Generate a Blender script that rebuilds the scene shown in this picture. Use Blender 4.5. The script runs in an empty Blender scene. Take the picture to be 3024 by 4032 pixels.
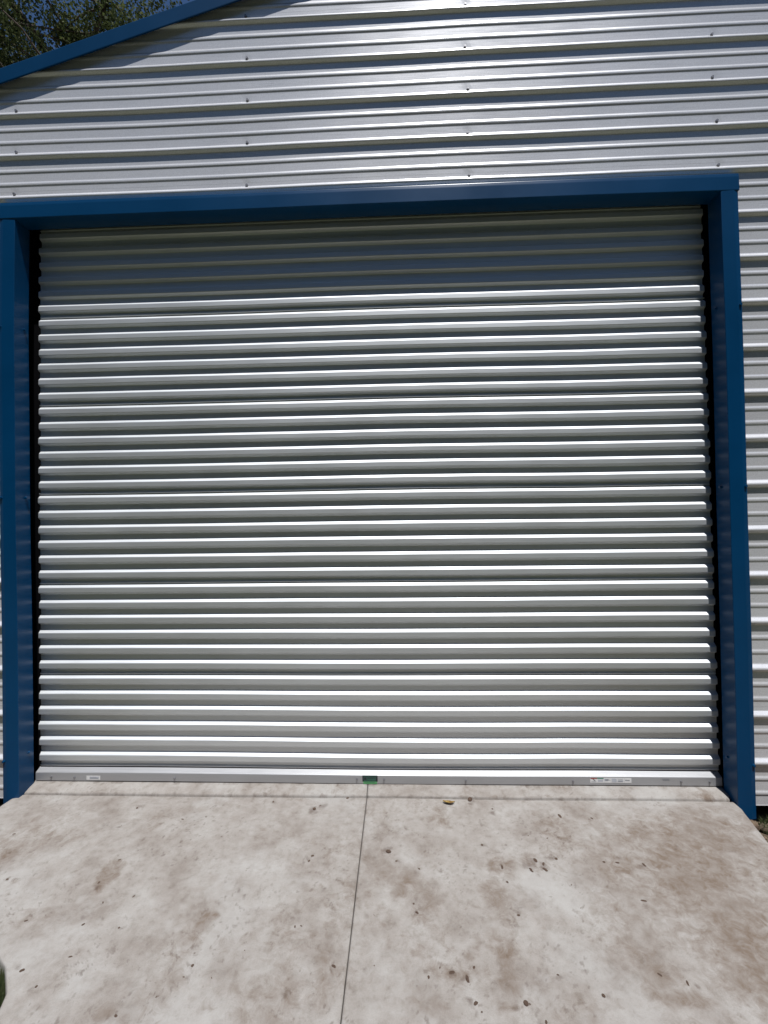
import bpy, bmesh, math, random
import numpy as np
from mathutils import Vector, Matrix

scene = bpy.context.scene
COL = scene.collection
R = math.radians

# ------------------------------------------------------------ camera
cam_d = bpy.data.cameras.new("camera")
cam = bpy.data.objects.new("camera", cam_d)
COL.objects.link(cam)
yaw, pitch, roll = .0353, .0254, -.0127
cy, sy, cp, sp, cr, sr = (math.cos(yaw), math.sin(yaw), math.cos(pitch), math.sin(pitch), math.cos(roll), math.sin(roll))
fw = Vector((-sy * cp, cy * cp, sp))
r0 = Vector((cy, sy, 0))
u0 = r0.cross(fw)
rt = cr * r0 + sr * u0
up = -sr * r0 + cr * u0
M = Matrix((rt, up, -fw)).transposed().to_4x4()
M.translation = Vector((.0388, -2.216, 1.3885))
cam.matrix_world = M
cam_d.sensor_fit = 'VERTICAL'
cam_d.sensor_height = 24
cam_d.lens = 1700 / 4032 * 24
cam_d.clip_start = .05
cam_d.clip_end = 2000
scene.camera = cam

# ------------------------------------------------------------ light
SUN = Vector((.36, -1, 3.25)).normalized()
elev = math.asin(SUN.z)
azim = math.atan2(SUN.x, SUN.y)
w = bpy.data.worlds.new("World")
scene.world = w
w.use_nodes = True
nt = w.node_tree
bg = nt.nodes["Background"]
sky = nt.nodes.new("ShaderNodeTexSky")
sky.sky_type = 'NISHITA'
sky.sun_disc = False
sky.sun_elevation = elev
sky.sun_rotation = azim
sky.altitude = 0
sky.air_density = 1.1
sky.dust_density = 0
sky.ozone_density = 10.0
nt.links.new(sky.outputs[0], bg.inputs[0])
bg.inputs[1].default_value = .062
sun_d = bpy.data.lights.new("sun", 'SUN')
sun_d.energy = 5.0
sun_d.angle = R(.53)
sun_d.color = (1, .985, .965)
sun = bpy.data.objects.new("sun", sun_d)
sun.rotation_euler = SUN.to_track_quat('Z', 'Y').to_euler()
sun.location = (2, -6, 18)
COL.objects.link(sun)
scene.view_settings.view_transform = 'Standard'
scene.view_settings.look = 'None'
scene.view_settings.exposure = 0
scene.view_settings.gamma = 1
scene.view_settings.use_curve_mapping = False
scene.render.engine = 'CYCLES'
scene.cycles.max_bounces = 8

# ------------------------------------------------------------ helpers
random.seed(4)


def tag(o, label=None, cat=None, group=None, kind=None):
    if label: o['label'] = label
    if cat: o['category'] = cat
    if group: o['group'] = group
    if kind: o['kind'] = kind
    return o


def empty(name, loc=(0, 0, 0), parent=None):
    o = bpy.data.objects.new(name, None)
    o.location = loc
    o.empty_display_size = .1
    COL.objects.link(o)
    o.parent = parent
    return o


def link(name, me, mat=None, parent=None, loc=None, smooth=False):
    o = bpy.data.objects.new(name, me)
    COL.objects.link(o)
    if mat and not me.materials: me.materials.append(mat)
    if parent:
        o.parent = parent
    if loc: o.location = loc
    if smooth:
        me.polygons.foreach_set('use_smooth', [True] * len(me.polygons))
    return o


def mesh(name, v, f):
    me = bpy.data.meshes.new(name)
    me.from_pydata([tuple(map(float, p)) for p in v], [], f)
    me.update()
    return me


def hash2(ix, iy, s):
    h = (ix.astype(np.int64) * 374761393 + iy.astype(np.int64) * 668265263 + s * 1442695041) & 0xffffffff
    h = ((h ^ (h >> 13)) * 1274126177) & 0xffffffff
    return ((h ^ (h >> 16)) & 0xffff) / 65535.0


def vnoise(x, y, s=0):
    x = np.asarray(x, float); y = np.asarray(y, float)
    ix = np.floor(x); iy = np.floor(y)
    fx = x - ix; fy = y - iy
    fx = fx * fx * (3 - 2 * fx); fy = fy * fy * (3 - 2 * fy)
    a = hash2(ix, iy, s); b = hash2(ix + 1, iy, s); c = hash2(ix, iy + 1, s); d = hash2(ix + 1, iy + 1, s)
    return (a * (1 - fx) + b * fx) * (1 - fy) + (c * (1 - fx) + d * fx) * fy


def fbm(x, y, oct=4, s=0, gain=.5):
    t = 0; a = 1; n = 0
    for i in range(oct):
        t = t + a * vnoise(x * 2 ** i + 17.3 * i, y * 2 ** i - 9.1 * i, s + i); n += a; a *= gain
    return t / n


def fillet(pts, r, n=3):
    """round the inner corners of a 2-D polyline"""
    out = [pts[0]]
    for i in range(1, len(pts) - 1):
        p = Vector(pts[i]); a = Vector(pts[i - 1]) - p; b = Vector(pts[i + 1]) - p
        la, lb = a.length, b.length
        d = min(r, la * .45, lb * .45)
        A = p + a / la * d; B = p + b / lb * d
        for k in range(n + 1):
            t = k / n
            q = A * (1 - t) ** 2 + p * 2 * t * (1 - t) + B * t * t
            out.append((q.x, q.y))
    out.append(pts[-1])
    return out


def offset_sheet(pts, th):
    """closed outline of a bent sheet of thickness th (offset to the left of the path)"""
    o = []
    for i, p in enumerate(pts):
        p = Vector(p)
        d = Vector((0, 0))
        if i > 0: d += (p - Vector(pts[i - 1])).normalized()
        if i < len(pts) - 1: d += (Vector(pts[i + 1]) - p).normalized()
        d.normalize()
        o.append((p.x - d.y * th, p.y + d.x * th))
    return list(pts) + o[::-1]


def prism(name, outline, fn, a, b, n=1):
    """sweep a closed 2-D outline along an axis; fn(u, v, t) -> xyz"""
    v = []; f = []
    m = len(outline)
    for k in range(n + 1):
        t = a + (b - a) * k / n
        for (p, q) in outline: v.append(fn(p, q, t))
    for k in range(n):
        for i in range(m):
            j = (i + 1) % m
            f.append((k * m + i, k * m + j, (k + 1) * m + j, (k + 1) * m + i))
    f.append(tuple(range(m - 1, -1, -1)))
    f.append(tuple(n * m + i for i in range(m)))
    me = mesh(name, v, f)
    bm = bmesh.new(); bm.from_mesh(me); bmesh.ops.recalc_face_normals(bm, faces=bm.faces); bm.to_mesh(me); bm.free()
    return me


def box(name, x0, x1, y0, y1, z0, z1, bev=0):
    bm = bmesh.new()
    bmesh.ops.create_cube(bm, size=1, matrix=Matrix.Translation(((x0 + x1) / 2, (y0 + y1) / 2, (z0 + z1) / 2)) @ Matrix.Diagonal((x1 - x0, y1 - y0, z1 - z0, 1)))
    if bev: bmesh.ops.bevel(bm, geom=bm.edges[:], offset=bev, segments=2, affect='EDGES', profile=.5)
    me = bpy.data.meshes.new(name); bm.to_mesh(me); bm.free()
    return me


# ------------------------------------------------------------ materials
def mat(name):
    m = bpy.data.materials.new(name); m.use_nodes = True
    n = m.node_tree.nodes; l = m.node_tree.links
    return m, n, l, n["Principled BSDF"]


def N(n, t, **k):
    o = n.new("ShaderNode" + t)
    for a, b in k.items(): setattr(o, a, b)
    return o


def ramp(n, stops):
    r = n.new("ShaderNodeValToRGB")
    e = r.color_ramp.elements
    while len(e) < len(stops): e.new(.5)
    for i, (p, c) in enumerate(stops):
        e[i].position = p; e[i].color = (*c, 1) if len(c) == 3 else c
    return r


def metal_mat(name, base, metallic, rough, grain=.05, spangle=0.0):
    m, n, l, b = mat(name)
    tc = N(n, "TexCoord")
    mp = N(n, "Mapping"); mp.inputs[3].default_value = (6, 60, 260)
    l.new(tc.outputs['Object'], mp.inputs[0])
    no = N(n, "TexNoise"); no.inputs['Scale'].default_value = 1; no.inputs['Detail'].default_value = 4
    l.new(mp.outputs[0], no.inputs[0])
    big = N(n, "TexNoise"); big.inputs['Scale'].default_value = 2.2; big.inputs['Detail'].default_value = 3
    l.new(tc.outputs['Object'], big.inputs[0])
    fine = N(n, "TexVoronoi"); fine.inputs['Scale'].default_value = 420
    l.new(tc.outputs['Object'], fine.inputs[0])
    a = N(n, "MixRGB"); a.inputs[0].default_value = .4
    l.new(no.outputs[0], a.inputs[1]); l.new(big.outputs[0], a.inputs[2])
    a2 = N(n, "MixRGB"); a2.inputs[0].default_value = spangle
    l.new(a.outputs[0], a2.inputs[1]); l.new(fine.outputs['Color'], a2.inputs[2])
    r = ramp(n, [(.3, tuple(c * (1 - grain) for c in base)), (.7, tuple(min(1, c * (1 + grain)) for c in base))])
    l.new(a2.outputs[0], r.inputs[0]); l.new(r.outputs[0], b.inputs['Base Color'])
    mr = N(n, "MapRange"); mr.inputs[1].default_value = .3; mr.inputs[2].default_value = .7
    mr.inputs[3].default_value = rough - .05; mr.inputs[4].default_value = rough + .06
    l.new(a.outputs[0], mr.inputs[0]); l.new(mr.outputs[0], b.inputs['Roughness'])
    b.inputs['Metallic'].default_value = metallic
    bu = N(n, "Bump"); bu.inputs['Strength'].default_value = .12; bu.inputs['Distance'].default_value = .002
    l.new(big.outputs[0], bu.inputs['Height']); l.new(bu.outputs[0], b.inputs['Normal'])
    return m


GALV = metal_mat("galvalume sheet", (.75, .755, .785), .26, .30, .10, .55)
SLAT = metal_mat("silver coated curtain steel", (.74, .765, .785), .78, .55, .06, .10)
BAR = metal_mat("aluminium bottom bar", (.40, .405, .42), .45, .42, .05, .05)
SCREW = metal_mat("zinc screw", (.30, .30, .32), .7, .42, .1, 0)
DARK = metal_mat("black gap shade and seal", (.004, .004, .005), 0, .95, .1, 0)  # near black paints the shade of the guide gaps; also colours the seal


DARK.node_tree.nodes['Principled BSDF'].inputs['Specular IOR Level'].default_value = .05


def paint_mat(name, base, rough):
    m, n, l, b = mat(name)
    tc = N(n, "TexCoord")
    no = N(n, "TexNoise"); no.inputs['Scale'].default_value = 3.0; no.inputs['Detail'].default_value = 5
    l.new(tc.outputs['Object'], no.inputs[0])
    r = ramp(n, [(.3, tuple(c * .9 for c in base)), (.7, tuple(c * 1.1 for c in base))])
    l.new(no.outputs[0], r.inputs[0]); l.new(r.outputs[0], b.inputs['Base Color'])
    mr = N(n, "MapRange"); mr.inputs[3].default_value = rough - .05; mr.inputs[4].default_value = rough + .08
    l.new(no.outputs[0], mr.inputs[0]); l.new(mr.outputs[0], b.inputs['Roughness'])
    bu = N(n, "Bump"); bu.inputs['Strength'].default_value = .08; bu.inputs['Distance'].default_value = .01
    l.new(no.outputs[0], bu.inputs['Height']); l.new(bu.outputs[0], b.inputs['Normal'])
    b.inputs['Specular IOR Level'].default_value = .32
    return m


BLUE = paint_mat("deep blue painted trim", (.0001, .048, .138), .30)


def flat_mat(name, c, rough=.5):
    m, n, l, b = mat(name)
    tc = N(n, "TexCoord"); no = N(n, "TexNoise"); no.inputs['Scale'].default_value = 90
    l.new(tc.outputs['Object'], no.inputs[0])
    r = ramp(n, [(.2, tuple(x * .9 for x in c)), (.8, tuple(min(1, x * 1.08) for x in c))])
    l.new(no.outputs[0], r.inputs[0]); l.new(r.outputs[0], b.inputs['Base Color'])
    b.inputs['Roughness'].default_value = rough
    return m


def concrete_mat():
    m, n, l, b = mat("trowelled concrete with soil stains")
    tc = N(n, "TexCoord")
    at = N(n, "Attribute", attribute_name="stain")
    sep = N(n, "SeparateColor"); l.new(at.outputs['Color'], sep.inputs[0])
    n1 = N(n, "TexNoise"); n1.inputs['Scale'].default_value = 5.5; n1.inputs['Detail'].default_value = 9; n1.inputs['Roughness'].default_value = .62
    n2 = N(n, "TexNoise"); n2.inputs['Scale'].default_value = 30; n2.inputs['Detail'].default_value = 9; n2.inputs['Roughness'].default_value = .65
    n3 = N(n, "TexNoise"); n3.inputs['Scale'].default_value = 320; n3.inputs['Detail'].default_value = 3
    for q in (n1, n2, n3): l.new(tc.outputs['Object'], q.inputs[0])
    base = ramp(n, [(.30, (.215, .186, .164)), (.5, (.300, .277, .256)), (.70, (.360, .345, .327))])
    l.new(n1.outputs[0], base.inputs[0])
    g = ramp(n, [(.28, (.66, .62, .58)), (.46, (.94, .93, .92)), (.6, (1.03, 1.03, 1.03)), (.8, (1.12, 1.12, 1.12))])
    l.new(n2.outputs[0], g.inputs[0])
    mu = N(n, "MixRGB", blend_type='MULTIPLY'); mu.inputs[0].default_value = .8
    l.new(base.outputs[0], mu.inputs[1]); l.new(g.outputs[0], mu.inputs[2])
    g2 = ramp(n, [(.3, (.86, .86, .86)), (.6, (1.02, 1.02, 1.02))])
    l.new(n3.outputs[0], g2.inputs[0])
    mu2 = N(n, "MixRGB", blend_type='MULTIPLY'); mu2.inputs[0].default_value = .7
    l.new(mu.outputs[0], mu2.inputs[1]); l.new(g2.outputs[0], mu2.inputs[2])

    n4 = N(n, "TexNoise"); n4.inputs['Scale'].default_value = 24; n4.inputs['Detail'].default_value = 10; n4.inputs['Roughness'].default_value = .72; n4.inputs['Distortion'].default_value = .6
    l.new(tc.outputs['Object'], n4.inputs[0])
    ragn = N(n, "MapRange"); ragn.inputs[1].default_value = .36; ragn.inputs[2].default_value = .64
    l.new(n4.outputs[0], ragn.inputs[0])

    def layer(prev, chan, col, lo, hi, amt, rag=.9):
        # mask broken up by the fine noise
        s = N(n, "Math", operation='MULTIPLY_ADD'); s.inputs[1].default_value = rag
        l.new(ragn.outputs[0], s.inputs[0]); l.new(sep.outputs[chan], s.inputs[2])
        sb = N(n, "Math", operation='SUBTRACT'); sb.inputs[1].default_value = rag * .5; l.new(s.outputs[0], sb.inputs[0])
        gt = N(n, "MapRange"); gt.inputs[1].default_value = .01; gt.inputs[2].default_value = .12; l.new(sep.outputs[chan], gt.inputs[0])
        ml = N(n, "Math", operation='MULTIPLY'); l.new(sb.outputs[0], ml.inputs[0]); l.new(gt.outputs[0], ml.inputs[1])
        mr = N(n, "MapRange"); mr.inputs[1].default_value = lo; mr.inputs[2].default_value = hi; mr.inputs[3].default_value = 0; mr.inputs[4].default_value = amt
        l.new(ml.outputs[0], mr.inputs[0])
        mx = N(n, "MixRGB"); l.new(mr.outputs[0], mx.inputs[0]); l.new(prev, mx.inputs[1]); mx.inputs[2].default_value = (*col, 1)
        return mx.outputs[0]
    c = layer(mu2.outputs[0], 2, (.39, .382, .368), .2, .9, .5, .6)
    c = layer(c, 0, (.138, .098, .070), .04, 1.45, .90, 1.1)
    c = layer(c, 1, (.100, .072, .058), .15, 1.1, .66, .9)
    l.new(c, b.inputs['Base Color'])
    b.inputs['Roughness'].default_value = .82
    b.inputs['Specular IOR Level'].default_value = .3
    h = N(n, "Math", operation='MULTIPLY_ADD'); h.inputs[1].default_value = .35
    l.new(n3.outputs[0], h.inputs[0]); l.new(n2.outputs[0], h.inputs[2])
    bu = N(n, "Bump"); bu.inputs['Strength'].default_value = .35; bu.inputs['Distance'].default_value = .004
    l.new(h.outputs[0], bu.inputs['Height']); l.new(bu.outputs[0], b.inputs['Normal'])
    return m


CONC = concrete_mat()


def soil_mat(name, c0, c1, c2, sc):
    m, n, l, b = mat(name)
    tc = N(n, "TexCoord")
    a = N(n, "TexNoise"); a.inputs['Scale'].default_value = sc; a.inputs['Detail'].default_value = 8; a.inputs['Roughness'].default_value = .65
    l.new(tc.outputs['Object'], a.inputs[0])
    r = ramp(n, [(.3, c0), (.5, c1), (.72, c2)])
    l.new(a.outputs[0], r.inputs[0]); l.new(r.outputs[0], b.inputs['Base Color'])
    b.inputs['Roughness'].default_value = .95
    bu = N(n, "Bump"); bu.inputs['Strength'].default_value = .6; bu.inputs['Distance'].default_value = .02
    l.new(a.outputs[0], bu.inputs['Height']); l.new(bu.outputs[0], b.inputs['Normal'])
    return m


SOIL = soil_mat("dry brown soil", (.075, .05, .033), (.15, .105, .07), (.24, .19, .13), 26)
CLOD = soil_mat("pale soil clod", (.06, .045, .03), (.13, .10, .066), (.23, .19, .125), 40)
MUD = soil_mat("dried mud crumb", (.06, .038, .028), (.11, .07, .05), (.17, .115, .08), 120)
GRASS = soil_mat("worn lawn", (.035, .05, .018), (.06, .08, .028), (.12, .12, .05), 3)
BARK = soil_mat("brown bark", (.03, .022, .016), (.065, .048, .035), (.11, .085, .065), 14)
STAINS = [(1.174, -0.397, 0.406, 0.245, 0.938), (1.173, -0.716, 0.162, 0.293, 1), (1.318, -0.175, 0.392, 0.115, 0.562), (1.236, -0.517, 0.162, 0.106, 0.625), (0.066, -0.494, 0.06, 0.067, 1), (0.12, -0.584, 0.052, 0.119, 0.688), (0.385, -0.568, 0.042, 0.088, 1), (0.357, -0.793, 0.048, 0.089, 0.938), (0.433, -0.437, 0.061, 0.051, 0.875), (0.851, -0.441, 0.06, 0.114, 0.688), (0.798, -0.591, 0.072, 0.064, 0.688), (0.726, -0.505, 0.058, 0.047, 0.5), (0.807, -0.837, 0.046, 0.053, 1), (0.849, -0.898, 0.059, 0.027, 1), (0.198, -0.843, 0.086, 0.03, 0.938), (0.386, -0.913, 0.037, 0.014, 1), (0.112, -0.943, 0.051, 0.039, 0.562), (-0.353, -0.906, 0.091, 0.084, 0.625), (-0.208, -0.867, 0.047, 0.073, 0.562), (-0.697, -0.808, 0.05, 0.148, 0.562), (-0.68, -0.702, 0.026, 0.042, 1), (-1.141, -0.493, 0.028, 0.062, 1), (-1.621, -0.275, 0.175, 0.127, 0.375), (-1.651, -0.396, 0.066, 0.084, 0.625), (-1.295, -0.686, 0.082, 0.039, 0.5), (-0.803, -0.951, 0.045, 0.026, 0.5), (0.753, -0.168, 0.069, 0.068, 0.562), (0.22, -0.143, 0.048, 0.07, 0.75), (0.761, -0.264, 0.088, 0.092, 0.438), (-0.054, -0.447, 0.062, 0.103, 0.375), (-0.381, -0.751, 0.17, 0.053, 0.375), (0.748, -0.743, 0.066, 0.052, 0.5), (-0.186, -0.612, 0.056, 0.126, 0.375), (-1.111, -0.201, 0.048, 0.051, 0.375), (0.563, -0.409, 0.062, 0.053, 0.625), (1.548, 0.028, 0.036, 0.028, 0.875), (0.835, 0.057, 0.077, 0.029, 0.375), (-0.272, 0.041, 0.105, 0.025, 0.375), (0.512, -0.927, 0.145, 0.033, 0.312), (1.318, -0.433, 0.16, 0.1, 0.9), (1.273, -0.621, 0.12, 0.1, 0.9), (1.067, -0.859, 0.14, 0.06, 0.7), (1.0, -0.666, 0.16, 0.07, 0.5), (1.09, -0.179, 0.12, 0.06, 0.6), (1.51, -0.188, 0.12, 0.07, 0.7), (1.4, -0.3, 0.14, 0.05, 0.7)]
CRUMBS = [(-1.272, -0.095, 0.0115), (-0.393, -0.092, 0.0136), (-0.37, -0.065, 0.0101), (-0.612, -0.038, 0.0103), (-0.239, -0.006, 0.0116), (-0.343, -0.384, 0.0074), (-0.354, -0.412, 0.0063), (-1.004, -0.172, 0.0049), (-1.011, -0.242, 0.0047), (-0.901, -0.155, 0.0049), (-1.271, -0.218, 0.0048), (-0.773, -0.281, 0.0046), (-1.079, -0.619, 0.0048), (-0.979, -0.59, 0.0048), (-0.953, -0.714, 0.0054), (-1.088, -0.703, 0.0063), (-0.647, -0.795, 0.0042), (-0.636, -0.835, 0.0065), (-0.647, -0.868, 0.0079), (-0.701, -0.925, 0.0045), (-0.789, -0.975, 0.0059), (-1.167, -0.862, 0.0081), (-1.084, -0.906, 0.0047), (-1.049, -0.816, 0.005), (-0.596, -0.464, 0.0041), (-0.341, -0.699, 0.0053), (-0.321, -0.694, 0.007), (-0.487, -0.783, 0.0033), (-0.559, -0.868, 0.0031), (-1.149, -0.418, 0.0054), (-1.154, -0.534, 0.007), (-0.189, -0.826, 0.0065), (-0.059, -0.82, 0.0048), (-0.023, -0.358, 0.0118), (0.546, -0.439, 0.0192), (0.578, -0.391, 0.0134), (0.606, -0.407, 0.0092), (0.601, -0.437, 0.0091), (0.664, -0.381, 0.0083), (0.432, -0.426, 0.0092), (0.071, -0.6, 0.0083), (0.081, -0.635, 0.0064), (-0.07, -0.647, 0.0054), (0.442, -0.637, 0.008), (0.913, -0.573, 0.0092), (1.005, -0.407, 0.0091), (0.851, -0.394, 0.0082), (0.905, -0.397, 0.0081), (0.507, -0.835, 0.0069), (0.62, -0.892, 0.0074), (0.147, -0.822, 0.0079), (0.11, -0.851, 0.0078), (0.184, -0.836, 0.0094), (0.229, -0.852, 0.0101), (0.253, -0.819, 0.0064), (0.241, -0.921, 0.008), (0.254, -0.941, 0.0058), (0.385, -0.914, 0.0088), (0.397, -0.917, 0.0066), (0.429, -0.962, 0.007), (0.817, -0.83, 0.0085), (0.887, -0.851, 0.0069), (0.916, -0.135, 0.007), (0.772, -0.12, 0.0095), (0.47, -0.076, 0.011), (0.374, -0.31, 0.0066), (0.672, -0.604, 0.0064), (-0.351, -0.409, 0.0063), (-0.343, -0.384, 0.0064), (-1.728, -0.282, 0.0059), (-1.53, -0.526, 0.0061), (-1.301, -0.696, 0.0055), (-0.73, -0.295, 0.0034), (0.372, -0.011, 0.0152), (0.589, -0.252, 0.0078), (0.667, -0.266, 0.0067), (0.677, -0.506, 0.0058), (0.099, -0.444, 0.0061), (0.007, -0.406, 0.0052), (0.438, -0.498, 0.0059)]

# ------------------------------------------------------------ ground
PZ = -.11                                       # lawn / soil level


def ground():
    xs = np.concatenate([[-600, -150, -40, -12], np.linspace(-5, 5, 81), [12, 40, 150, 600]])
    ys = np.concatenate([[-600, -150, -40, -12], np.linspace(-5, 1.0, 49), [3, 8, 14, 40, 150, 600]])
    X, Y = np.meshgrid(xs, ys)
    near = (abs(X) < 5.01) & (Y > -5.01) & (Y < 1.01)
    Z = PZ + np.where(near, (fbm(X * 4, Y * 4, 4, 3) - .5) * .05, 0)
    v = np.stack([X, Y, Z], -1).reshape(-1, 3)
    w_ = len(xs)
    f = [(j * w_ + i, j * w_ + i + 1, (j + 1) * w_ + i + 1, (j + 1) * w_ + i) for j in range(len(ys) - 1) for i in range(w_ - 1)]
    me = mesh("ground", v, f)
    m, n, l, b = mat("lawn with bare soil by the wall")
    tc = N(n, "TexCoord")
    a = N(n, "TexNoise"); a.inputs['Scale'].default_value = 22; a.inputs['Detail'].default_value = 8
    g = N(n, "TexNoise"); g.inputs['Scale'].default_value = 1.3; g.inputs['Detail'].default_value = 6
    l.new(tc.outputs['Object'], a.inputs[0]); l.new(tc.outputs['Object'], g.inputs[0])
    rs = ramp(n, [(.3, (.07, .048, .033)), (.5, (.135, .095, .065)), (.72, (.22, .17, .115))])
    rg = ramp(n, [(.3, (.035, .042, .02)), (.5, (.055, .062, .030)), (.72, (.11, .10, .06))])
    l.new(a.outputs[0], rs.inputs[0]); l.new(a.outputs[0], rg.inputs[0])
    sx = N(n, "SeparateXYZ"); l.new(tc.outputs['Object'], sx.inputs[0])
    ad = N(n, "Math", operation='MULTIPLY_ADD'); ad.inputs[1].default_value = 2.0
    l.new(g.outputs[0], ad.inputs[0]); l.new(sx.outputs[1], ad.inputs[2])
    mr = N(n, "MapRange"); mr.inputs[1].default_value = .0; mr.inputs[2].default_value = .9; l.new(ad.outputs[0], mr.inputs[0])
    mx = N(n, "MixRGB"); l.new(mr.outputs[0], mx.inputs[0]); l.new(rg.outputs[0], mx.inputs[1]); l.new(rs.outputs[0], mx.inputs[2])
    l.new(mx.outputs[0], b.inputs['Base Color']); b.inputs['Roughness'].default_value = .95
    bu = N(n, "Bump"); bu.inputs['Strength'].default_value = .7; bu.inputs['Distance'].default_value = .03
    l.new(a.outputs[0], bu.inputs['Height']); l.new(bu.outputs[0], b.inputs['Normal'])
    tag(link("ground", me, m, smooth=True), "brown soil and worn lawn around the concrete apron", kind='structure')


ground()

# ------------------------------------------------------------ concrete apron with a saw-cut joint
JX = -.1445
AZ = .000


def stain_attr(me, X, Y):
    """R brown soil wash, G dark dried mud flecks, B pale cement bloom"""
    wx = X + (fbm(X * 9, Y * 9, 4, 11) - .5) * .11
    wy = Y + (fbm(X * 9 + 40, Y * 9, 4, 12) - .5) * .11
    r = np.zeros_like(X)
    for (cx, cy_, rx, ry, s) in STAINS:
        d = np.sqrt(((wx - cx) / (rx * 1.15)) ** 2 + ((wy - cy_) / (ry * 1.15)) ** 2)
        r = np.maximum(r, s * np.clip(1.25 - d, 0, 1) ** .8)
    streak = fbm(X * 5 + Y * 3, Y * 9 - X * 4, 5, 31, .6)
    rag = fbm(X * 34 + Y * 12, Y * 30, 5, 33, .68)
    r = r * np.clip(.55 + 1.5 * (streak - .28), .25, 1.3) * (.7 + .9 * rag)
    wide = np.clip((fbm(X * 2.3, Y * 3.1, 5, 51, .6) - .50) * 3.2, 0, 1) * np.clip((rag - .3) * 2.2, 0, 1) * .38
    r = np.clip(np.maximum(r, wide), 0, 1)
    g = np.zeros_like(X)
    for (cx, cy_, rad) in CRUMBS:                 # smear left round each mud crumb
        d = np.sqrt((wx - cx) ** 2 + ((wy - cy_)) ** 2) / (rad * 1.5)
        g = np.maximum(g, .75 * np.clip(1.45 - d, 0, 1))
    fl = fbm(X * 72 + Y * 30, Y * 66 - X * 20, 3, 71, .6)
    pat = fbm(X * 4.1, Y * 4.7, 3, 72)
    g = np.maximum(g, np.clip((fl - .64) * 8, 0, 1) * np.clip((pat - .42) * 5, 0, 1) * .7)
    dirt = fbm(X * 30, Y * 30, 4, 77, .6)
    g = np.maximum(g, .35 * np.clip(1.5 - np.abs(X - JX) / .009, 0, 1) * np.clip((dirt - .38) * 4, 0, 1))
    g = np.maximum(g, .38 * np.clip(1.4 - np.abs(Y - .004) / .011, 0, 1) * np.clip((dirt - .40) * 5, 0, 1))
    g = np.maximum(g, .6 * np.clip(1.4 - np.abs(Y - .066) / .008, 0, 1) * np.clip((dirt - .45) * 5, 0, 1))
    bl = np.clip((fbm(X * 3.3 + 9, Y * 4.4, 5, 91, .62) - .47) * 3.4, 0, 1)
    d = me.attributes.new("stain", 'FLOAT_COLOR', 'POINT')
    a = np.stack([r, g, bl, np.ones_like(r)], -1).astype(np.float32).reshape(-1)
    d.data.foreach_set('color', a)


def slab(name, xl, xr, y0, y1, nx, ny, zf, th, parent, label=None, inner=None):
    """a slab with its own rounded edges: xl, xr are functions of y"""
    ts = np.linspace(0, 1, ny + 1)
    ys = y0 + (y1 - y0) * ts
    us = np.linspace(0, 1, nx + 1)
    Y = np.repeat(ys[:, None], nx + 1, 1)
    L = np.array([xl(y) for y in ys])[:, None]; Rr = np.array([xr(y) for y in ys])[:, None]
    X = L + (Rr - L) * us[None]
    # edges of the cast slab are never ruler straight
    X = X + (fbm(Y * 7, np.zeros_like(Y) + 3, 3, 5) - .5) * .012 * ((us[None] < .001) * (inner != 'L') + (us[None] > .999) * (inner != 'R'))
    Z = zf(X, Y)
    v = np.stack([X, Y, Z], -1).reshape(-1, 3)
    W = nx + 1
    f = [(j * W + i, j * W + i + 1, (j + 1) * W + i + 1, (j + 1) * W + i) for j in range(ny) for i in range(nx)]
    ring = [i for i in range(W)] + [j * W + nx for j in range(1, ny + 1)] + [ny * W + i for i in range(nx - 1, -1, -1)] + [j * W for j in range(ny - 1, 0, -1)]
    c = v[ring].mean(0)
    base = len(v)
    e1 = v[ring].copy()                         # arris: 4 mm out and down, then the side
    for k, i in enumerate(ring):
        p, q = v[ring[k - 1]], v[ring[(k + 1) % len(ring)]]
        t = q - p; nrm = np.array([t[1], -t[0], 0]); nrm /= np.linalg.norm(nrm) + 1e-9
        e1[k] += nrm * (.0010 if inner and abs(v[i][0] - JX) < .01 else .004); e1[k][2] -= .005
    e2 = e1.copy(); e2[:, 2] -= th
    v = np.concatenate([v, e1, e2]); n = len(ring)
    for k in range(n):
        k2 = (k + 1) % n
        f.append((ring[k2], ring[k], base + k, base + k2))
        f.append((base + k2, base + k, base + n + k, base + n + k2))
    me = mesh(name, v, f)
    stain_attr(me, v[:, 0].copy(), v[:, 1].copy())
    o = link(name, me, CONC, parent, smooth=True)
    if label: o['label'] = label
    return o


def lerp_tab(tab):
    yy = np.array([a for a, b in tab]); xx = np.array([b for a, b in tab])
    return lambda y: float(np.interp(y, yy, xx))


left_edge = lerp_tab([(-3.4, -1.0), (-1.5, -1.06), (-1.2, -1.075), (-1.0, -1.125), (-.92, -1.16), (-.85, -1.23), (-.75, -1.40), (-.6, -1.66), (-.45, -1.83), (-.3, -1.93), (-.12, -1.967), (-.036, -1.967), (-.031, -1.948), (.1, -1.948)])
right_edge = lerp_tab([(-3.4, 1.30), (-1.5, 1.36), (-.8, 1.47), (-.268, 1.600), (-.06, 1.652), (.1, 1.658)])
apron = empty("concrete_apron", (0, 0, 0))
tag(apron, "stained concrete apron in front of the roller door, cut by one joint", kind='structure')


def zap(X, Y):
    z = AZ + (fbm(X * 1.7, Y * 1.7, 3, 21) - .5) * .006 + (fbm(X * 14, Y * 14, 3, 22) - .5) * .0022
    return z + np.minimum(0, Y + .3) * .012


slab("concrete_slab", left_edge, lambda y: JX - .0024, -1.16, -.005, 290, 190, zap, .10, apron, inner='R')
slab("concrete_slab", lambda y: JX + .0024, right_edge, -1.16, -.005, 290, 190, zap, .10, apron, inner='L')


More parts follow.
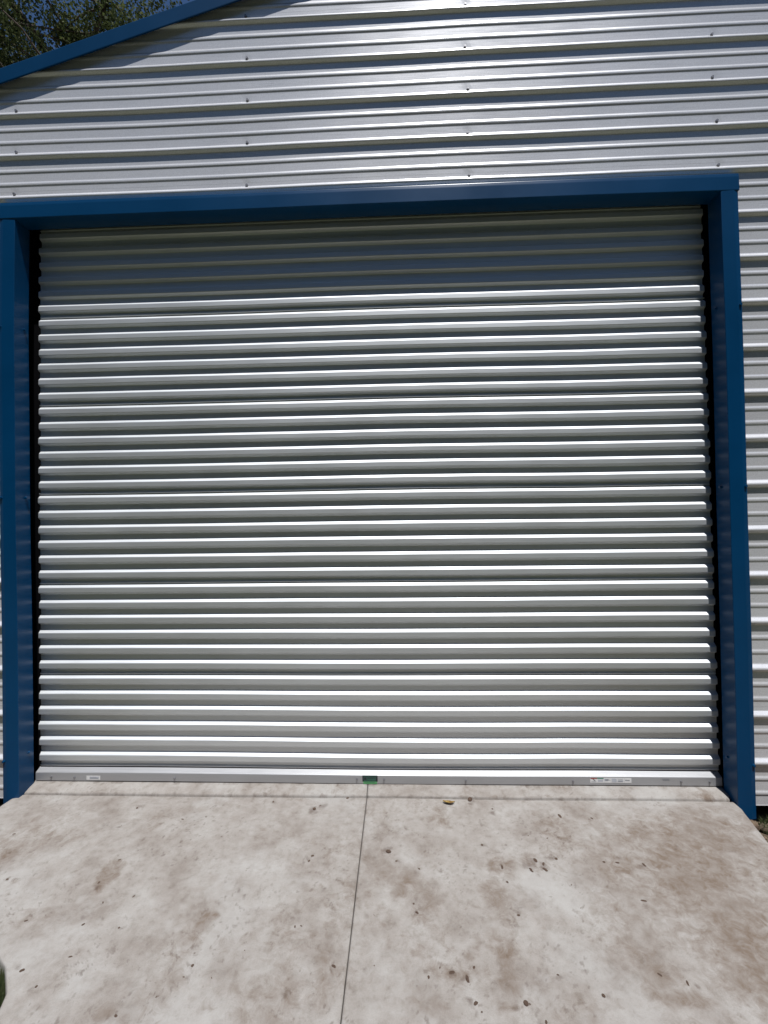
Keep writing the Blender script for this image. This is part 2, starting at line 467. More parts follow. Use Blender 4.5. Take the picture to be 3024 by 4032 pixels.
def zsill(X, Y):
    edge = np.clip((Y - .006) / .03, 0, 1)
    e2 = edge * edge * (3 - 2 * edge)
    return .009 + .008 * e2 + .010 * np.clip((Y - .03) / .05, 0, 1) + (fbm(X * 1.7, Y * 5, 3, 21) - .5) * .003 + (fbm(X * 16, Y * 16, 3, 23) - .5) * .002 - .006 * np.clip(1 - np.minimum(X + 1.953, 1.662 - X) / .03, 0, 1)


slab("door_sill", lambda y: -1.952 + max(0, .03 - y) * .8, lambda y: JX - .0024, .006, .40, 230, 50, zsill, .12, apron, inner='R')
slab("door_sill", lambda y: JX + .0024, lambda y: 1.661 - max(0, .03 - y) * .8, .006, .40, 230, 50, zsill, .12, apron, inner='L')

# ------------------------------------------------------------ the building
PITCH = .2286
ZK = 3.155                                     # lower lip of the rib right above the door head
X0, X1, PEAK = -4.2, 7.8, 1.8
OPL, OPR, OPT = -1.985, 1.674, 3.035


def zr(x): return 4.040 + .298 * (x + 1.45) if x <= PEAK else 4.040 + .298 * (PEAK + 1.45) - .298 * (x - PEAK)


def lean(x, z):
    # the posts stand a touch out of plumb: a little closer together at the floor
    k = max(0, (2.4 - z) / 2.4)
    return x + (.050 if x < 0 else -.012) * k


bld = empty("metal_building", (0, 0, PZ))
tag(bld, "silver ribbed metal building with deep blue trim and a roller door", "building")


def part(name, me, m, parent=bld, **k):
    o = link(name, me, m, parent, **k)
    if parent is bld:
        o.location = (0, 0, -PZ)
    return o


# profile of one pitch, downwards from the upper edge of a rib's top bevel: (y, dz from lip)
rib = [(0, .026), (-.0145, .0095), (-.0150, 0.0), (-.0005, -.0105),
       (0, -.062), (-.0032, -.0700), (-.0032, -.0800), (0, -.088),
       (0, -.132), (-.0032, -.1400), (-.0032, -.1500), (0, -.158)]
SC_DZ = .0335
SCX = [-3.25, -2.012, -.744, .422, 1.69, 2.92, 4.14]


def panel_y(x, z):
    return (vnoise(x * 1.3, z * 2.1, 5) - .5) * .0035 + (vnoise(x * .45 + 7, z * 5.0, 6) - .5) * .003


def panel_dz(x, z):
    return (vnoise(x * .8 + 3, z * 1.1, 8) - .5) * .009 + (vnoise(x * 2.3 + 3, z * 2.0, 18) - .5) * .003


def wall_panel(k0, k1, xa=-99, xb=99):
    """ribs k0 .. k1 (k counts upwards from the rib over the door)"""
    prof = []
    for k in range(k1, k0 - 1, -1):
        zk = ZK + k * PITCH
        pts = [(y, zk + d) for (y, d) in rib]
        prof += pts
    prof = [(0, ZK + k1 * PITCH + .0335 + .012), (0, ZK + k1 * PITCH + .0335), (0, ZK + k1 * PITCH + .0335 - .004)] + prof
    prof.append((0, ZK + (k0 - 1) * PITCH + .046))
    q = fillet([(p[1], p[0]) for p in prof], .004, 3)
    prof = [(b, a) for a, b in q]
    extra = sorted(set([p for sx in SCX for p in (sx - .03, sx - .015, sx, sx + .015, sx + .03)] + list(np.arange(X0, X1 + .01, .12)) + [-2.03, 1.73]))
    zs = np.array([p[1] for p in prof]); yy = np.array([p[0] for p in prof])
    v, f = [], []
    idx = {}
    for j, (y, z) in enumerate(prof):
        for i, x in enumerate(extra):
            # clip to the rake
            lx = max(X0, -1.45 + (z - 3.995) / .298); hx = min(X1, 2 * PEAK - (-1.45 + (z - 3.995) / .298))
            xx = min(max(x, lx), hx)
            dy = panel_y(xx, z); dz = panel_dz(xx, z)
            for sx in SCX:                       # dimple under each screw
                if abs(xx - sx) < .05:
                    kk = round((z - ZK - SC_DZ) / PITCH)
                    dd = math.hypot(xx - sx, z - (ZK + kk * PITCH + SC_DZ))
                    dy += .0016 * max(0, 1 - dd / .034)
            idx[j, i] = len(v); v.append((xx, y + dy, max(z + dz, -.02)))
    for j in range(len(prof) - 1):
        for i in range(len(extra) - 1):
            a, b, c, d = idx[j, i], idx[j, i + 1], idx[j + 1, i + 1], idx[j + 1, i]
            mx_ = (extra[i] + extra[i + 1]) / 2
            mz = (zs[j] + zs[j + 1]) / 2
            if mz < 3.10 and -2.03 < mx_ < 1.73: continue
            if not xa < mx_ < xb: continue
            if mz < -.02: continue
            if v[b][0] - v[a][0] < 1e-5 and v[c][0] - v[d][0] < 1e-5: continue
            f.append((a, d, c, b))
    me = mesh("wall_panel", v, f)
    bm = bmesh.new(); bm.from_mesh(me)
    bmesh.ops.remove_doubles(bm, verts=bm.verts[:], dist=1e-5)
    bmesh.ops.delete(bm, geom=[x for x in bm.verts if not x.link_faces], context='VERTS')
    bm.to_mesh(me); bm.free()
    return part("wall_panel", me, GALV)


def screw_mesh():
    bm = bmesh.new()
    for (r1, r2, h, off, seg) in ((.0085, .0080, .002, .001, 14), (.0062, .0058, .006, .005, 6)):
        bmesh.ops.create_cone(bm, cap_ends=True, segments=seg, radius1=r1, radius2=r2, depth=h, matrix=Matrix.Translation((0, 0, off)))
    me = bpy.data.meshes.new("screw"); bm.to_mesh(me); bm.free()
    me.transform(Matrix.Rotation(R(90), 4, 'X'))   # head points to -y
    me.materials.append(SCREW)
    return me


SCREWM = screw_mesh()
SCREWB = SCREWM.copy(); SCREWB.materials.clear(); SCREWB.materials.append(BLUE)


def screw(parent, x, y, z, side=None, me=SCREWM, s=1.0):
    o = bpy.data.objects.new("screw", me)
    COL.objects.link(o); o.parent = parent
    o.location = (x, y, z); o.scale = (s, s, s)
    rz = {'L': R(90), 'R': R(-90)}.get(side, 0)
    o.rotation_euler = (0, random.uniform(0, 1), 0) if not side else (0, 0, rz)
    return o


PANELS = []
for (a, b) in ((-14, -12), (-11, -8), (-7, -4), (-3, 0), (1, 4), (5, 8)):
    p = wall_panel(a, b, xb=0 if b < -1 else 99)
    if b < -1: wall_panel(a, b, xa=0)
    for k in range(max(a, -13), b + 1):
        z = ZK + k * PITCH + SC_DZ
        for sx in SCX:
            if z < 3.1 and -2.2 < sx < 1.9: continue
            if z > (zr(sx) - .12): continue
            xx = sx + random.uniform(-.006, .006) + (k * .006 if sx in (1.69,) else 0) * (-1)
            screw(p, xx, panel_y(xx, z) + .0015, z + panel_dz(xx, z) + random.uniform(-.003, .003))

# side walls, back wall and roof close the shell
DEP = 9.0
zeL, zeR = zr(X0) - .05, zr(X1) - .05
part("side_wall", box("side_wall", X0, X0 + .04, .03, DEP, -.05, zeL), GALV)
part("side_wall", box("side_wall", X1 - .04, X1, .03, DEP, -.05, zeR), GALV)
bw = [(X0 + .041, -.05), (X1 - .041, -.05), (X1 - .041, zeR - .02), (PEAK, zr(PEAK) - .08), (X0 + .041, zeL - .02)]
part("back_wall", prism("back_wall", bw, lambda u, v_, t: (u, t, v_), DEP - .04, DEP), GALV)
for (xa, xb) in ((X0 - .12, PEAK), (PEAK, X1 + .12)):
    ol = [(xa, zr(xa) - .055), (xb, zr(xb) - .055), (xb, zr(xb) - .012), (xa, zr(xa) - .012)]
    part("roof_panel", prism("roof_panel", ol, lambda u, v_, t: (u, t, v_), .010, DEP + .1), GALV)
# rake trim: bent sheet, face on the ribs, top flange back over the roof
for (xa, xb) in ((X0 - .15, PEAK - .001), (PEAK + .001, X1 + .15)):
    sec = fillet([(-.0300, -.086), (-.0318, -.080), (-.0345, -.004), (-.030, .000), (.09, -.004)], .004, 3)
    ol = offset_sheet(sec, .0012)
    part("rake_trim", prism("rake_trim", ol, lambda u, v_, t: (t, u, zr(t) + v_ + (vnoise(np.array(t * 1.7), np.array(.3), 2) - .5) * .004), xa, xb, 24), BLUE)

# blue jamb and head trim round the opening
YF = -.030


def jamb(side):
    s = 1 if side == 'R' else -1
    xi = OPR if side == 'R' else OPL
    ro = xi + s * .085
    sec = fillet([(ro + s * .003, -.002), (ro + s * .003, YF + .004), (ro - s * .022, YF - .0012), (xi, YF), (xi, .010), (xi - s * .0, .064), (xi + s * .018, .066)], .0035, 3)
    ol = offset_sheet(sec, .0012 * (-s))
    me = prism("jamb_trim", ol, lambda u, v_, t: (lean(u, t) + (vnoise(np.array(t * 1.4 + s), np.array(.7), 4) - .5) * .004, v_ + (vnoise(np.array(t * 1.1), np.array(3.7 + s), 9) - .5) * .003, t), -.066, OPT + .006, 26)
    o = part("jamb_trim", me, BLUE)
    for z in (2.455, 1.54, .19):
        screw(o, lean(ro - s * .008, z), YF + .0015, z + random.uniform(-.01, .01), me=SCREWB)
        screw(o, lean(xi - s * .0005, z), .030 + random.uniform(-.004, .004), z + .008, side=side, me=SCREWB)
    return o


jl = jamb('L'); jr = jamb('R')
sec = fillet([(-.002, OPT + .089), (YF + .001, OPT + .089), (YF - .0015, OPT + .070), (YF - .0025, OPT), (.010, OPT - .001), (.064, OPT), (.066, OPT + .018)], .0035, 3)
ol = offset_sheet(sec, .0012)
hd = part("head_trim", prism("head_trim", ol, lambda u, v_, t: (t, u + (vnoise(np.array(t * 1.2), np.array(.2), 14) - .5) * .004, v_ + (vnoise(np.array(t * .9), np.array(.9), 15) - .5) * .006), OPL - .089, OPR + .090, 30), BLUE)

# ------------------------------------------------------------ roller door
door = empty("roller_door", (0, .082, -PZ), bld)
tag(door, "silver corrugated roller door, fully closed")
CL, CR = -1.950, 1.663
P = .0820
ZB = .090                                      # top edge of the bottom bar's sloped lip


def cy_(x, z):
    return (vnoise(x * .9 + 2, z * 1.5, 41) - .5) * .006 + (vnoise(x * 3.0, z * 4.0, 42) - .5) * .0012


def cz_(x, z):
    return (vnoise(x * .75 + 5, z * .5, 43) - .5) * .006 + (vnoise(x * 2.2, z * 3.1, 44) - .5) * .0016


xs_c = np.concatenate([[CL, CL + .004], np.linspace(CL + .05, CR - .05, 44), [CR - .004, CR]])
slat_prof = fillet([(.0180, .000), (0, -.0162), (0, -.0445), (.0180, -.0530), (.0180, -P - .0005)], .0038, 4)


def strip(name, prof, ztop, parent, m, l_in=0):
    v, f = [], []
    n = len(prof)
    jit = random.uniform(-.003, .003)
    for i, x in enumerate(xs_c):
        x2 = float(x) + (jit if i < 2 or i > len(xs_c) - 3 else 0) + (.022 * max(0, 1 - ztop / 2.5) if i < 3 else 0)
        for (y, dz) in prof:
            z = ztop + dz
            # crest ends are crimped: slightly rounded back
            yy = y + (.0035 * (1 - y / .018) if i in (0, len(xs_c) - 1) else 0)
            v.append((x2, yy + cy_(x2, z), z + cz_(x2, z)))
    for i in range(len(xs_c) - 1):
        for k in range(n - 1):
            f.append((i * n + k, i * n + k + 1, (i + 1) * n + k + 1, (i + 1) * n + k))
    return link(name, mesh(name, v, f), m, parent)


for j in range(1, 38):
    strip("slat", slat_prof, ZB + P * j, door, SLAT)
for j in range(0, 37, 6):
    strip("seam_bead", fillet([(.0178, .0120), (.0105, .0105), (.0100, .0062), (.0145, .0030)], .0015, 2), ZB + P * j, door, SLAT)
# bottom bar: sloped lip, flat face and a rubber strip
bp = fillet([(.016, 0.001), (-.0125, -.0150), (-.0130, -.0205), (-.0130, -.0580), (-.006, -.0600), (.02, -.0600)], .003, 3)
v, f = [], []
n = len(bp)
xb = np.linspace(CL + .018, CR - .004, 40)
ZBAR = .087
for x in xb:
    for (y, dz) in bp: v.append((x, y + cy_(x, .06) * .5, ZBAR + dz + cz_(x, .06) * .6))
for i in range(len(xb) - 1):
    for k in range(n - 1): f.append((i * n + k, i * n + k + 1, (i + 1) * n + k + 1, (i + 1) * n + k))
bar = link("bottom_bar", mesh("bottom_bar", v, f), BAR, door)
link("bottom_seal", box("bottom_seal", CL + .022, CR - .008, -.004, .02, .0250, .0300), DARK, door)
BY = -.0128


def bar_y(x): return BY + cy_(x, .06) * .5


for x in (-1.845, -1.718, -1.172, -.201, -.059, .365, .913, 1.456, 1.597):
    screw(door, x, bar_y(x) - .0005, .050 + random.uniform(-.002, .002), s=.70)

# stickers on the bar, each piece a thin film standing off by a fraction of a millimetre
S_WHITE = flat_mat("white sticker film", (.72, .72, .72), .35)
S_GREY = flat_mat("grey print", (.30, .31, .34), .4)
S_LGREY = flat_mat("pale grey print", (.47, .49, .54), .4)
S_BLACK = flat_mat("black green print", (.010, .016, .022), .35)
S_GREEN = flat_mat("dark green print", (.030, .085, .065), .35)
S_LIME = flat_mat("bright green print", (.11, .38, .15), .35)
S_RED = flat_mat("red print", (.28, .035, .03), .35)
S_TEAL = flat_mat("teal print", (.03, .20, .13), .35)


def film(mats):
    """mats: list of (x0, x1, z0, z1, level, material)"""
    v, f, mi, ms = [], [], [], []
    for (x0, x1, z0, z1, lv, m) in mats:
        z0, z1 = z0 * .85 + .014, z1 * .85 + .014
        if m not in ms: ms.append(m)
        y = bar_y((mats[0][0] + mats[0][1]) / 2) - .0010 - lv * .0003
        b = len(v)
        for yy in (y, y + .00025):
            v += [(x0, yy, z0), (x1, yy, z0), (x1, yy, z1), (x0, yy, z1)]
        f += [(b, b + 1, b + 2, b + 3), (b, b + 4, b + 5, b + 1), (b + 1, b + 5, b + 6, b + 2), (b + 2, b + 6, b + 7, b + 3), (b + 3, b + 7, b + 4, b)]
        mi += [ms.index(m)] * 5
    me = mesh("sticker", v, f)
    for m in ms: me.materials.append(m)
    me.polygons.foreach_set('material_index', mi)
    return me


def sticker(mats, label):
    o = link("sticker", film(mats), None, door)
    o['label'] = label


z0 = .010
sticker([(-1.652, -1.576, .0265, .0525, 0, S_WHITE), (-1.634, -1.584, .032, .0465, 1, S_LGREY), (-1.630, -1.588, .0345, .0375, 2, S_GREY), (-1.630, -1.596, .041, .0435, 2, S_GREY)], "small white sticker with a grey printed panel")
gx0, gx1 = -.1725, -.0930
g = [(gx0, gx1, .0305, .0685, 0, S_BLACK), (gx0 + .004, gx1 - .003, .0170, .0303, 0, S_LIME), (gx0 + .006, gx1 - .008, .0385, .0605, 1, S_GREEN),
     (gx0 + .009, gx0 + .021, .0410, .0540, 2, S_BLACK), (gx0 + .012, gx0 + .018, .0540, .0565, 2, S_BLACK), (gx0 + .027, gx1 - .012, .0535, .0550, 2, S_BLACK), (gx0 + .027, gx1 - .016, .0475, .0490, 2, S_BLACK), (gx0 + .027, gx1 - .012, .0425, .0435, 2, S_TEAL), (gx0 + .008, gx1 - .010, .0335, .0355, 1, S_TEAL)]
xq = gx0 + .011
random.seed(9)
while xq < gx1 - .012:
    wq = random.uniform(.002, .006); g.append((xq, min(xq + wq, gx1 - .010), .0240, .0272, 1, S_GREEN)); xq += wq + .0015
for q in range(9): g.append((gx0 + .006 + q * .0078, gx0 + .006 + q * .0078 + .0045, .0640, .0655, 1, S_TEAL))
sticker(g, "black and green sticker with a bright green strip at its foot")
wx0, wx1 = .999, 1.207
wd = wx1 - wx0
g = [(wx0, wx1, .0345, .0640, 0, S_WHITE), (wx0 + .002, wx0 + wd * .17, .0575, .0632, 1, S_RED), (wx0 + wd * .17, wx0 + wd * .325, .0575, .0632, 1, S_TEAL)]
for (a, b, lo, hi, m) in ((.35, .44, .045, .058, S_LGREY), (.36, .49, .0475, .0495, S_GREY), (.36, .47, .053, .0545, S_GREY), (.53, .64, .0375, .060, S_LGREY), (.67, .79, .0555, .058, S_GREY), (.67, .80, .0395, .0505, S_LGREY), (.68, .78, .0435, .0465, S_GREY),
                         (.845, .955, .0465, .0525, S_GREY), (.19, .31, .040, .0535, S_LGREY), (.03, .15, .0405, .0425, S_GREY), (.05, .14, .0370, .0385, S_LGREY)):
    g.append((wx0 + wd * a, wx0 + wd * b, lo, hi, 1, m))
for a in (.335, .505, .655, .825): g.append((wx0 + wd * a, wx0 + wd * (a + .004), .036, .0625, 1, S_LGREY))
for q in range(5): g.append((wx0 + wd * (.055 + q * .012), wx0 + wd * (.078 + q * .012), .0565 - q * .0027, .0590 - q * .0027, 2, S_BLACK if q > 1 else S_RED))
sticker(g, "long white warning sticker with a red and green heading")
sticker([(1.3625, 1.398, .0510 + q * .0042, .0525 + q * .0042, 0, S_GREY) for q in range(3)], "three short rows of small grey print")

# guide rails: channels at both curtain ends, coloured near black as the gap's shade
for (a, b) in ((OPL - .05, CL + .03), (CR - .03, OPR + .05)):
    link("guide_rail", box("guide_rail", a, b, .040, .075, .002, 3.2, .002), DARK, door)
link("door_header", box("door_header", OPL - .02, OPR + .02, .05, .075, 3.125, 3.40), DARK, door)

# ------------------------------------------------------------ loose things on the ground


def lump(name, seed, n=2, flat=.55, rough=.35):
    bm = bmesh.new()
    bmesh.ops.create_icosphere(bm, subdivisions=n, radius=1)
    rs = np.random.RandomState(seed)
    dirs = rs.normal(size=(9, 3)); dirs /= np.linalg.norm(dirs, axis=1)[:, None]
    amp = rs.uniform(-rough, rough, 9)
    for v_ in bm.verts:
        c = np.array(v_.co)
        k = 1 + sum(a * max(0, float(c @ d)) ** 2 for a, d in zip(amp, dirs)) + rs.uniform(-.06, .06)
        v_.co = v_.co * k
        v_.co.z = max(v_.co.z * flat, -.12)
    me = bpy.data.meshes.new(name); bm.to_mesh(me); bm.free()
    return me


LUMPS = [lump("mud_crumb", 20 + i, 2, random.uniform(.25, .45), .85) for i in range(8)]
for me in LUMPS: me.materials.append(MUD)
random.seed(12)


def top_z(x, y):
    return float(zap(np.array([x]), np.array([y]))[0]) if y < 0 else float(zsill(np.array([x]), np.array([y]))[0])


for i, (x, y, r_) in enumerate(CRUMBS):
    o = bpy.data.objects.new("mud_crumb", LUMPS[i % 8])
    COL.objects.link(o)
    q = r_ * .66
    o.location = (x, y, top_z(x, y) + q * .06)
    o.scale = (q * random.uniform(.8, 1.5), q * random.uniform(.6, 1.1), q * random.uniform(.6, 1.0))
    o.rotation_euler = (0, 0, random.uniform(0, 6.28))
    if r_ > .019:
        tag(o, "biggest dark brown mud crumb, right of the joint amid a cluster", "mud crumb", "mud crumbs on the concrete apron")
    else:
        near = 'close to the sill' if y > -.28 else 'away from the sill'
        if y > .006: lb, gp = "small dark mud crumb on the raised sill at the foot of the door", "mud crumbs on the door sill"
        elif x < JX - .5: lb, gp = "small brown mud crumb on the left part of the apron, " + near, "mud crumbs on the left of the apron, " + near
        elif x < JX: lb, gp = "small brown mud crumb just left of the joint in the apron, " + near, "mud crumbs just left of the joint, " + near
        elif x < .75: lb, gp = ("dark brown mud crumb in the middle right of the apron, " if r_ < .0085 else "larger dark brown mud crumb right of the apron joint, ") + near, ("small" if r_ < .0085 else "larger") + " mud crumbs right of the joint, " + near
        else: lb, gp = "brown mud crumb on the stained right end of the apron, " + near, "mud crumbs on the right end of the apron, " + near
        tag(o, lb, "mud crumb", gp)

# the yellow leaf in the groove at the foot of the sill
lm, n, l, b = mat("dry yellow leaf")
tc = N(n, "TexCoord"); no = N(n, "TexNoise"); no.inputs['Scale'].default_value = 60; no.inputs['Detail'].default_value = 5
l.new(tc.outputs['Object'], no.inputs[0])
rr = ramp(n, [(.35, (.12, .055, .018)), (.5, (.24, .15, .035)), (.7, (.33, .24, .08))])
l.new(no.outputs[0], rr.inputs[0]); l.new(rr.outputs[0], b.inputs['Base Color']); b.inputs['Roughness'].default_value = .5
v, f = [], []
K = 12
for i in range(K + 1):
    t = i / K
    wd_ = .0155 * math.sin(math.pi * min(1, t * .97 + .015)) ** .8
    for s in (-1, -.5, 0, .5, 1):
        v.append(((t - .5) * .066, s * wd_, .004 + .008 * abs(s) ** 1.5 + .006 * (t - .5) ** 2 * 4 + .0012 * math.sin(9 * t + 3 * s)))
for i in range(K):
    for s in range(4): f.append((i * 5 + s, i * 5 + s + 1, i * 5 + 6 + s, i * 5 + 5 + s))
b0 = len(v)
for i in range(5):
    t = i / 4
    for q in range(4): v.append((.032 + .018 * t, .0009 * math.cos(q * 1.57), .0045 + .004 * t + .0009 * math.sin(q * 1.57) + .004))
for i in range(4):
    for q in range(4): f.append((b0 + i * 4 + q, b0 + i * 4 + (q + 1) % 4, b0 + i * 4 + 4 + (q + 1) % 4, b0 + i * 4 + 4 + q))
lf = link("fallen_leaf", mesh("fallen_leaf", v, f), lm, loc=(.263, -.045, AZ + .002), smooth=True)
lf.rotation_euler = (R(14), 0, R(172)); lf.scale = (.88, .88, .8)
so = lf.modifiers.new("thickness", 'SOLIDIFY'); so.thickness = .0006
tag(lf, "curled yellow leaf lying in the groove below the door sill", "leaf")

# soil clods beside the posts
CL_M = [lump("soil_clod", 60 + i, 3, .8, .55) for i in range(5)]
for me in CL_M: me.materials.append(CLOD)
clods = [(1.80, -.045, .055, "pale soil clod against the foot of the right blue post"),
         (1.90, -.04, .05, "pale soil clod under the wall sheet right of the blue post"),
         (1.80, -.16, .06, "brown soil clod beside the right edge of the apron"),
         (2.02, -.07, .055, "pale soil clod under the right wall sheet, farthest from the post"),
         (-2.10, -.06, .06, "brown soil clod beside the foot of the left blue post")]
for i, (x, y, s, lb) in enumerate(clods):
    o = link("soil_clod", CL_M[i], None, loc=(x, y, PZ + .005))
    s *= .62
    o.scale = (s * 1.2, s, s * .9); o.rotation_euler = (0, 0, i * 1.7)
    tag(o, lb, "soil clod", "soil clods along the wall foot")
bm = bmesh.new()
rs = np.random.RandomState(5)
for k in range(1500):
    side = rs.rand() < .6
    y = rs.uniform(-1.0, -.01)
    x = (rs.uniform(right_edge(y) + .02, 2.6)) if side else (rs.uniform(-2.7, left_edge(y) - .03))
    if not side: y = max(y, -.5); x = min(x, left_edge(y) - .03)
    r_ = rs.uniform(.005, .018) if rs.rand() < .85 else rs.uniform(.02, .04)
    ret = bmesh.ops.create_icosphere(bm, subdivisions=1, radius=r_, matrix=Matrix.Translation((x, y, PZ + r_ * .3 + rs.uniform(0, .012))) @ Matrix.Diagonal((rs.uniform(.8, 1.4), rs.uniform(.7, 1.2), rs.uniform(.5, .9), 1)))
    for v_ in ret['verts']: v_.co += Vector(rs.uniform(-.25, .25, 3) * r_)
me = bpy.data.meshes.new("loose_soil"); bm.to_mesh(me); bm.free()
tag(link("loose_soil", me, SOIL), "loose brown soil along the apron edge and wall foot", kind='stuff')

# ------------------------------------------------------------ tree behind the building, upper left
tree = empty("oak_tree", (-7.6, 6.2, PZ))
tag(tree, "tall olive green tree rising behind the roof edge at upper left", "tree")


def branch(bm, pts, r0_, r1_, seg=8):
    rings = []
    for i, p in enumerate(pts):
        p = Vector(p)
        d = (Vector(pts[min(i + 1, len(pts) - 1)]) - Vector(pts[max(i - 1, 0)])).normalized()
        a = d.orthogonal().normalized(); c = d.cross(a)
        r_ = r0_ + (r1_ - r0_) * i / (len(pts) - 1)
        rings.append([bm.verts.new(p + (a * math.cos(k * 6.283 / seg) + c * math.sin(k * 6.283 / seg)) * r_) for k in range(seg)])
    for i in range(len(rings) - 1):
        for k in range(seg):
            bm.faces.new((rings[i][k], rings[i][(k + 1) % seg], rings[i + 1][(k + 1) % seg], rings[i + 1][k]))


rs = np.random.RandomState(7)
bm = bmesh.new()
branch(bm, [(0, 0, -.1), (.1, .05, 1.5), (.3, -.1, 3.5), (.5, -.2, 5.5), (.7, -.2, 8), (.8, -.1, 11)], .34, .09, 12)
tips = []
for k in range(16):
    a = k * 2.4 + rs.uniform(-.3, .3); h = 3.6 + k * .48
    L = rs.uniform(2.4, 3.8) * (1 - .025 * k)
    p = [Vector((.35 + .03 * k, -.15, h))]
    for q in range(1, 7):
        t = q / 6
        p.append(p[0] + Vector((math.cos(a) * L * t, math.sin(a) * L * t, L * (.55 * t - .12 * t * t))) + Vector(rs.uniform(-.12, .12, 3)))
    branch(bm, p, .085, .018, 6)
    for q in (2, 3, 4, 5, 6):
        tips.append(p[q])
        for z_ in range(3):
            b_ = rs.uniform(0, 6.28); s = rs.uniform(.6, 1.3)
            e = p[q] + Vector((math.cos(b_) * s, math.sin(b_) * s, rs.uniform(-.5, .7)))
            branch(bm, [p[q], (p[q] + e) / 2 + Vector(rs.uniform(-.1, .1, 3)), e], .022, .006, 4)
            tips.append(e)
me = bpy.data.meshes.new("trunk"); bm.to_mesh(me); bm.free()
tr = link("trunk", me, BARK, tree, smooth=True)
fm, n, l, b = mat("olive foliage")
oi = N(n, "Attribute", attribute_name="tone")
rr = ramp(n, [(0, (.034, .040, .016)), (.45, (.066, .088, .028)), (.8, (.105, .130, .045)), (1, (.16, .15, .06))])
l.new(oi.outputs['Fac'], rr.inputs[0]); l.new(rr.outputs[0], b.inputs['Base Color']); b.inputs['Roughness'].default_value = .8; b.inputs['Specular IOR Level'].default_value = .2
trn = N(n, "BsdfTranslucent"); l.new(rr.outputs[0], trn.inputs[0])
ms = N(n, "MixShader"); ms.inputs[0].default_value = .25
l.new(b.outputs[0], ms.inputs[1]); l.new(trn.outputs[0], ms.inputs[2]); l.new(ms.outputs[0], n["Material Output"].inputs[0])
NL = 720
cen = np.array([list(t) for t in tips])
cen = cen[rs.rand(len(cen)) < .8]
cnt = len(cen) * NL
c = np.repeat(cen, NL, 0)
off = rs.normal(size=(cnt, 3)); off /= np.linalg.norm(off, axis=1)[:, None]
sp_ = np.repeat(rs.uniform(.30, .62, len(cen)), NL)
off *= (rs.rand(cnt, 1) ** .5) * sp_[:, None]
off[:, 2] *= .8
p = c + off
d1 = rs.normal(size=(cnt, 3)); d1[:, 2] -= .3; d1 /= np.linalg.norm(d1, axis=1)[:, None]
d2 = np.cross(d1, rs.normal(size=(cnt, 3))); d2 /= np.linalg.norm(d2, axis=1)[:, None]
ln = rs.uniform(.035, .075, (cnt, 1)); wd2 = ln * rs.uniform(.28, .42, (cnt, 1))
V = np.stack([p, p + d1 * ln * .5 + d2 * wd2, p + d1 * ln, p + d1 * ln * .5 - d2 * wd2], 1).reshape(-1, 3)
me = bpy.data.meshes.new("crown")
me.vertices.add(cnt * 4); me.vertices.foreach_set('co', V.reshape(-1))
me.loops.add(cnt * 4); me.loops.foreach_set('vertex_index', np.arange(cnt * 4))
me.polygons.add(cnt); me.polygons.foreach_set('loop_start', np.arange(cnt) * 4); me.polygons.foreach_set('loop_total', np.full(cnt, 4))
me.update(); me.validate()
tone = np.clip(np.repeat(rs.uniform(.1, .8, len(cen)), NL) + rs.normal(0, .16, cnt), 0, 1)
at = me.attributes.new("tone", 'FLOAT', 'FACE'); at.data.foreach_set('value', tone.astype(np.float32))
cr_ = link("crown", me, fm, tree)
cr_['kind'] = 'stuff'

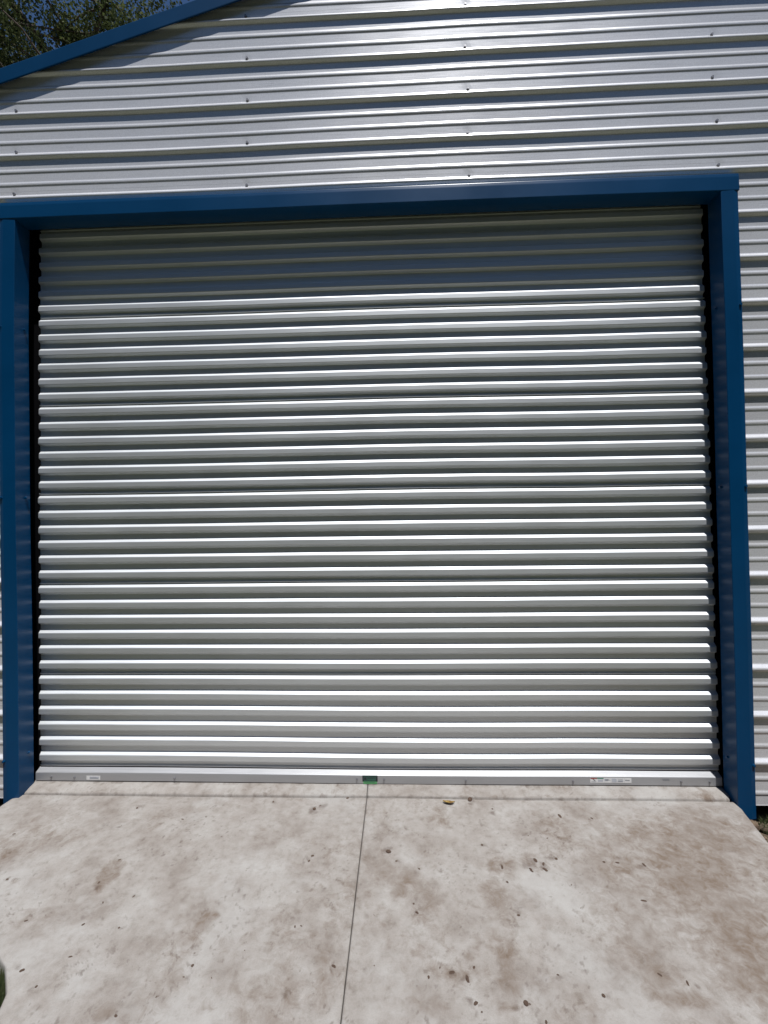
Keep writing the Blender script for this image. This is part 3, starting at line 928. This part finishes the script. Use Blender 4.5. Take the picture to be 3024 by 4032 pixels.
# ------------------------------------------------------------ unseen wood, added behind the camera to block bright sky and darken reflections
rs = np.random.RandomState(31)
bm = bmesh.new()
for k in range(330):
    x = rs.uniform(-34, 34); y = -15 + abs(x) * .10 - rs.uniform(0, 6); z = rs.uniform(.5, 14.5) + PZ
    r_ = rs.uniform(1.2, 2.3)
    ret = bmesh.ops.create_icosphere(bm, subdivisions=3, radius=r_, matrix=Matrix.Translation((x, y, z)))
    for v_ in ret['verts']:
        d = (v_.co - Vector((x, y, z))) / r_
        v_.co += d * float(rs.uniform(-.28, .28)) * r_
me = bpy.data.meshes.new("added_woodland"); bm.to_mesh(me); bm.free()
ADDED_WOOD = soil_mat("dark added wood foliage", (.018, .024, .009), (.038, .048, .016), (.075, .085, .03), 5)
tag(link("added_woodland", me, ADDED_WOOD), "dark green wood across the lawn", kind='stuff')

# grass at the near left corner of the apron
rs = np.random.RandomState(3)
v, f = [], []
for k in range(3000):
    y = rs.uniform(-1.35, -.78)
    x = left_edge(y) - .009 - abs(rs.normal(0, .06))
    hgt = rs.uniform(.08, .125); a = rs.uniform(0, 6.28); w_ = rs.uniform(.0015, .003); le = rs.uniform(0, .04); d = rs.uniform(0, 6.28)
    b0 = len(v)
    v += [(x - w_ * math.cos(a), y - w_ * math.sin(a), PZ - .01), (x + w_ * math.cos(a), y + w_ * math.sin(a), PZ - .01),
          (min(x + le * .4 * math.cos(d) + w_ * .6 * math.cos(a), left_edge(y) - .008), y + w_ * .6 * math.sin(a), PZ + hgt * .6),
          (min(x + le * math.cos(d), left_edge(y) - .007), y, PZ + hgt)]
    f += [(b0, b0 + 1, b0 + 2), (b0, b0 + 2, b0 + 3)]
for k in range(1600):
    tx, ty = [(1.80, -.05), (1.88, -.04), (2.0, -.05), (-2.08, -.05), (1.93, -.09)][k % 5]
    x = tx + rs.normal(0, .028); y = min(ty + rs.normal(0, .02), -.012)
    hgt = rs.uniform(.02, .062); a = rs.uniform(0, 6.28); w_ = rs.uniform(.001, .0022); le = rs.uniform(.005, .045); d = rs.uniform(0, 6.28)
    b0 = len(v)
    v += [(x - w_ * math.cos(a), y - w_ * math.sin(a), PZ - .01), (x + w_ * math.cos(a), y + w_ * math.sin(a), PZ - .01),
          (x + le * .4 * math.cos(d) + w_ * .6 * math.cos(a), y + le * .4 * math.sin(d) + w_ * .6 * math.sin(a), PZ + hgt * .6),
          (x + le * math.cos(d), min(y + le * math.sin(d), -.005), PZ + hgt)]
    f += [(b0, b0 + 1, b0 + 2), (b0, b0 + 2, b0 + 3)]
GB = soil_mat("grass blades", (.03, .05, .015), (.06, .085, .025), (.13, .13, .05), 30)
tag(link("grass", mesh("grass", v, f), GB), "short dry grass at the apron corner and the foot of the posts", kind='stuff')
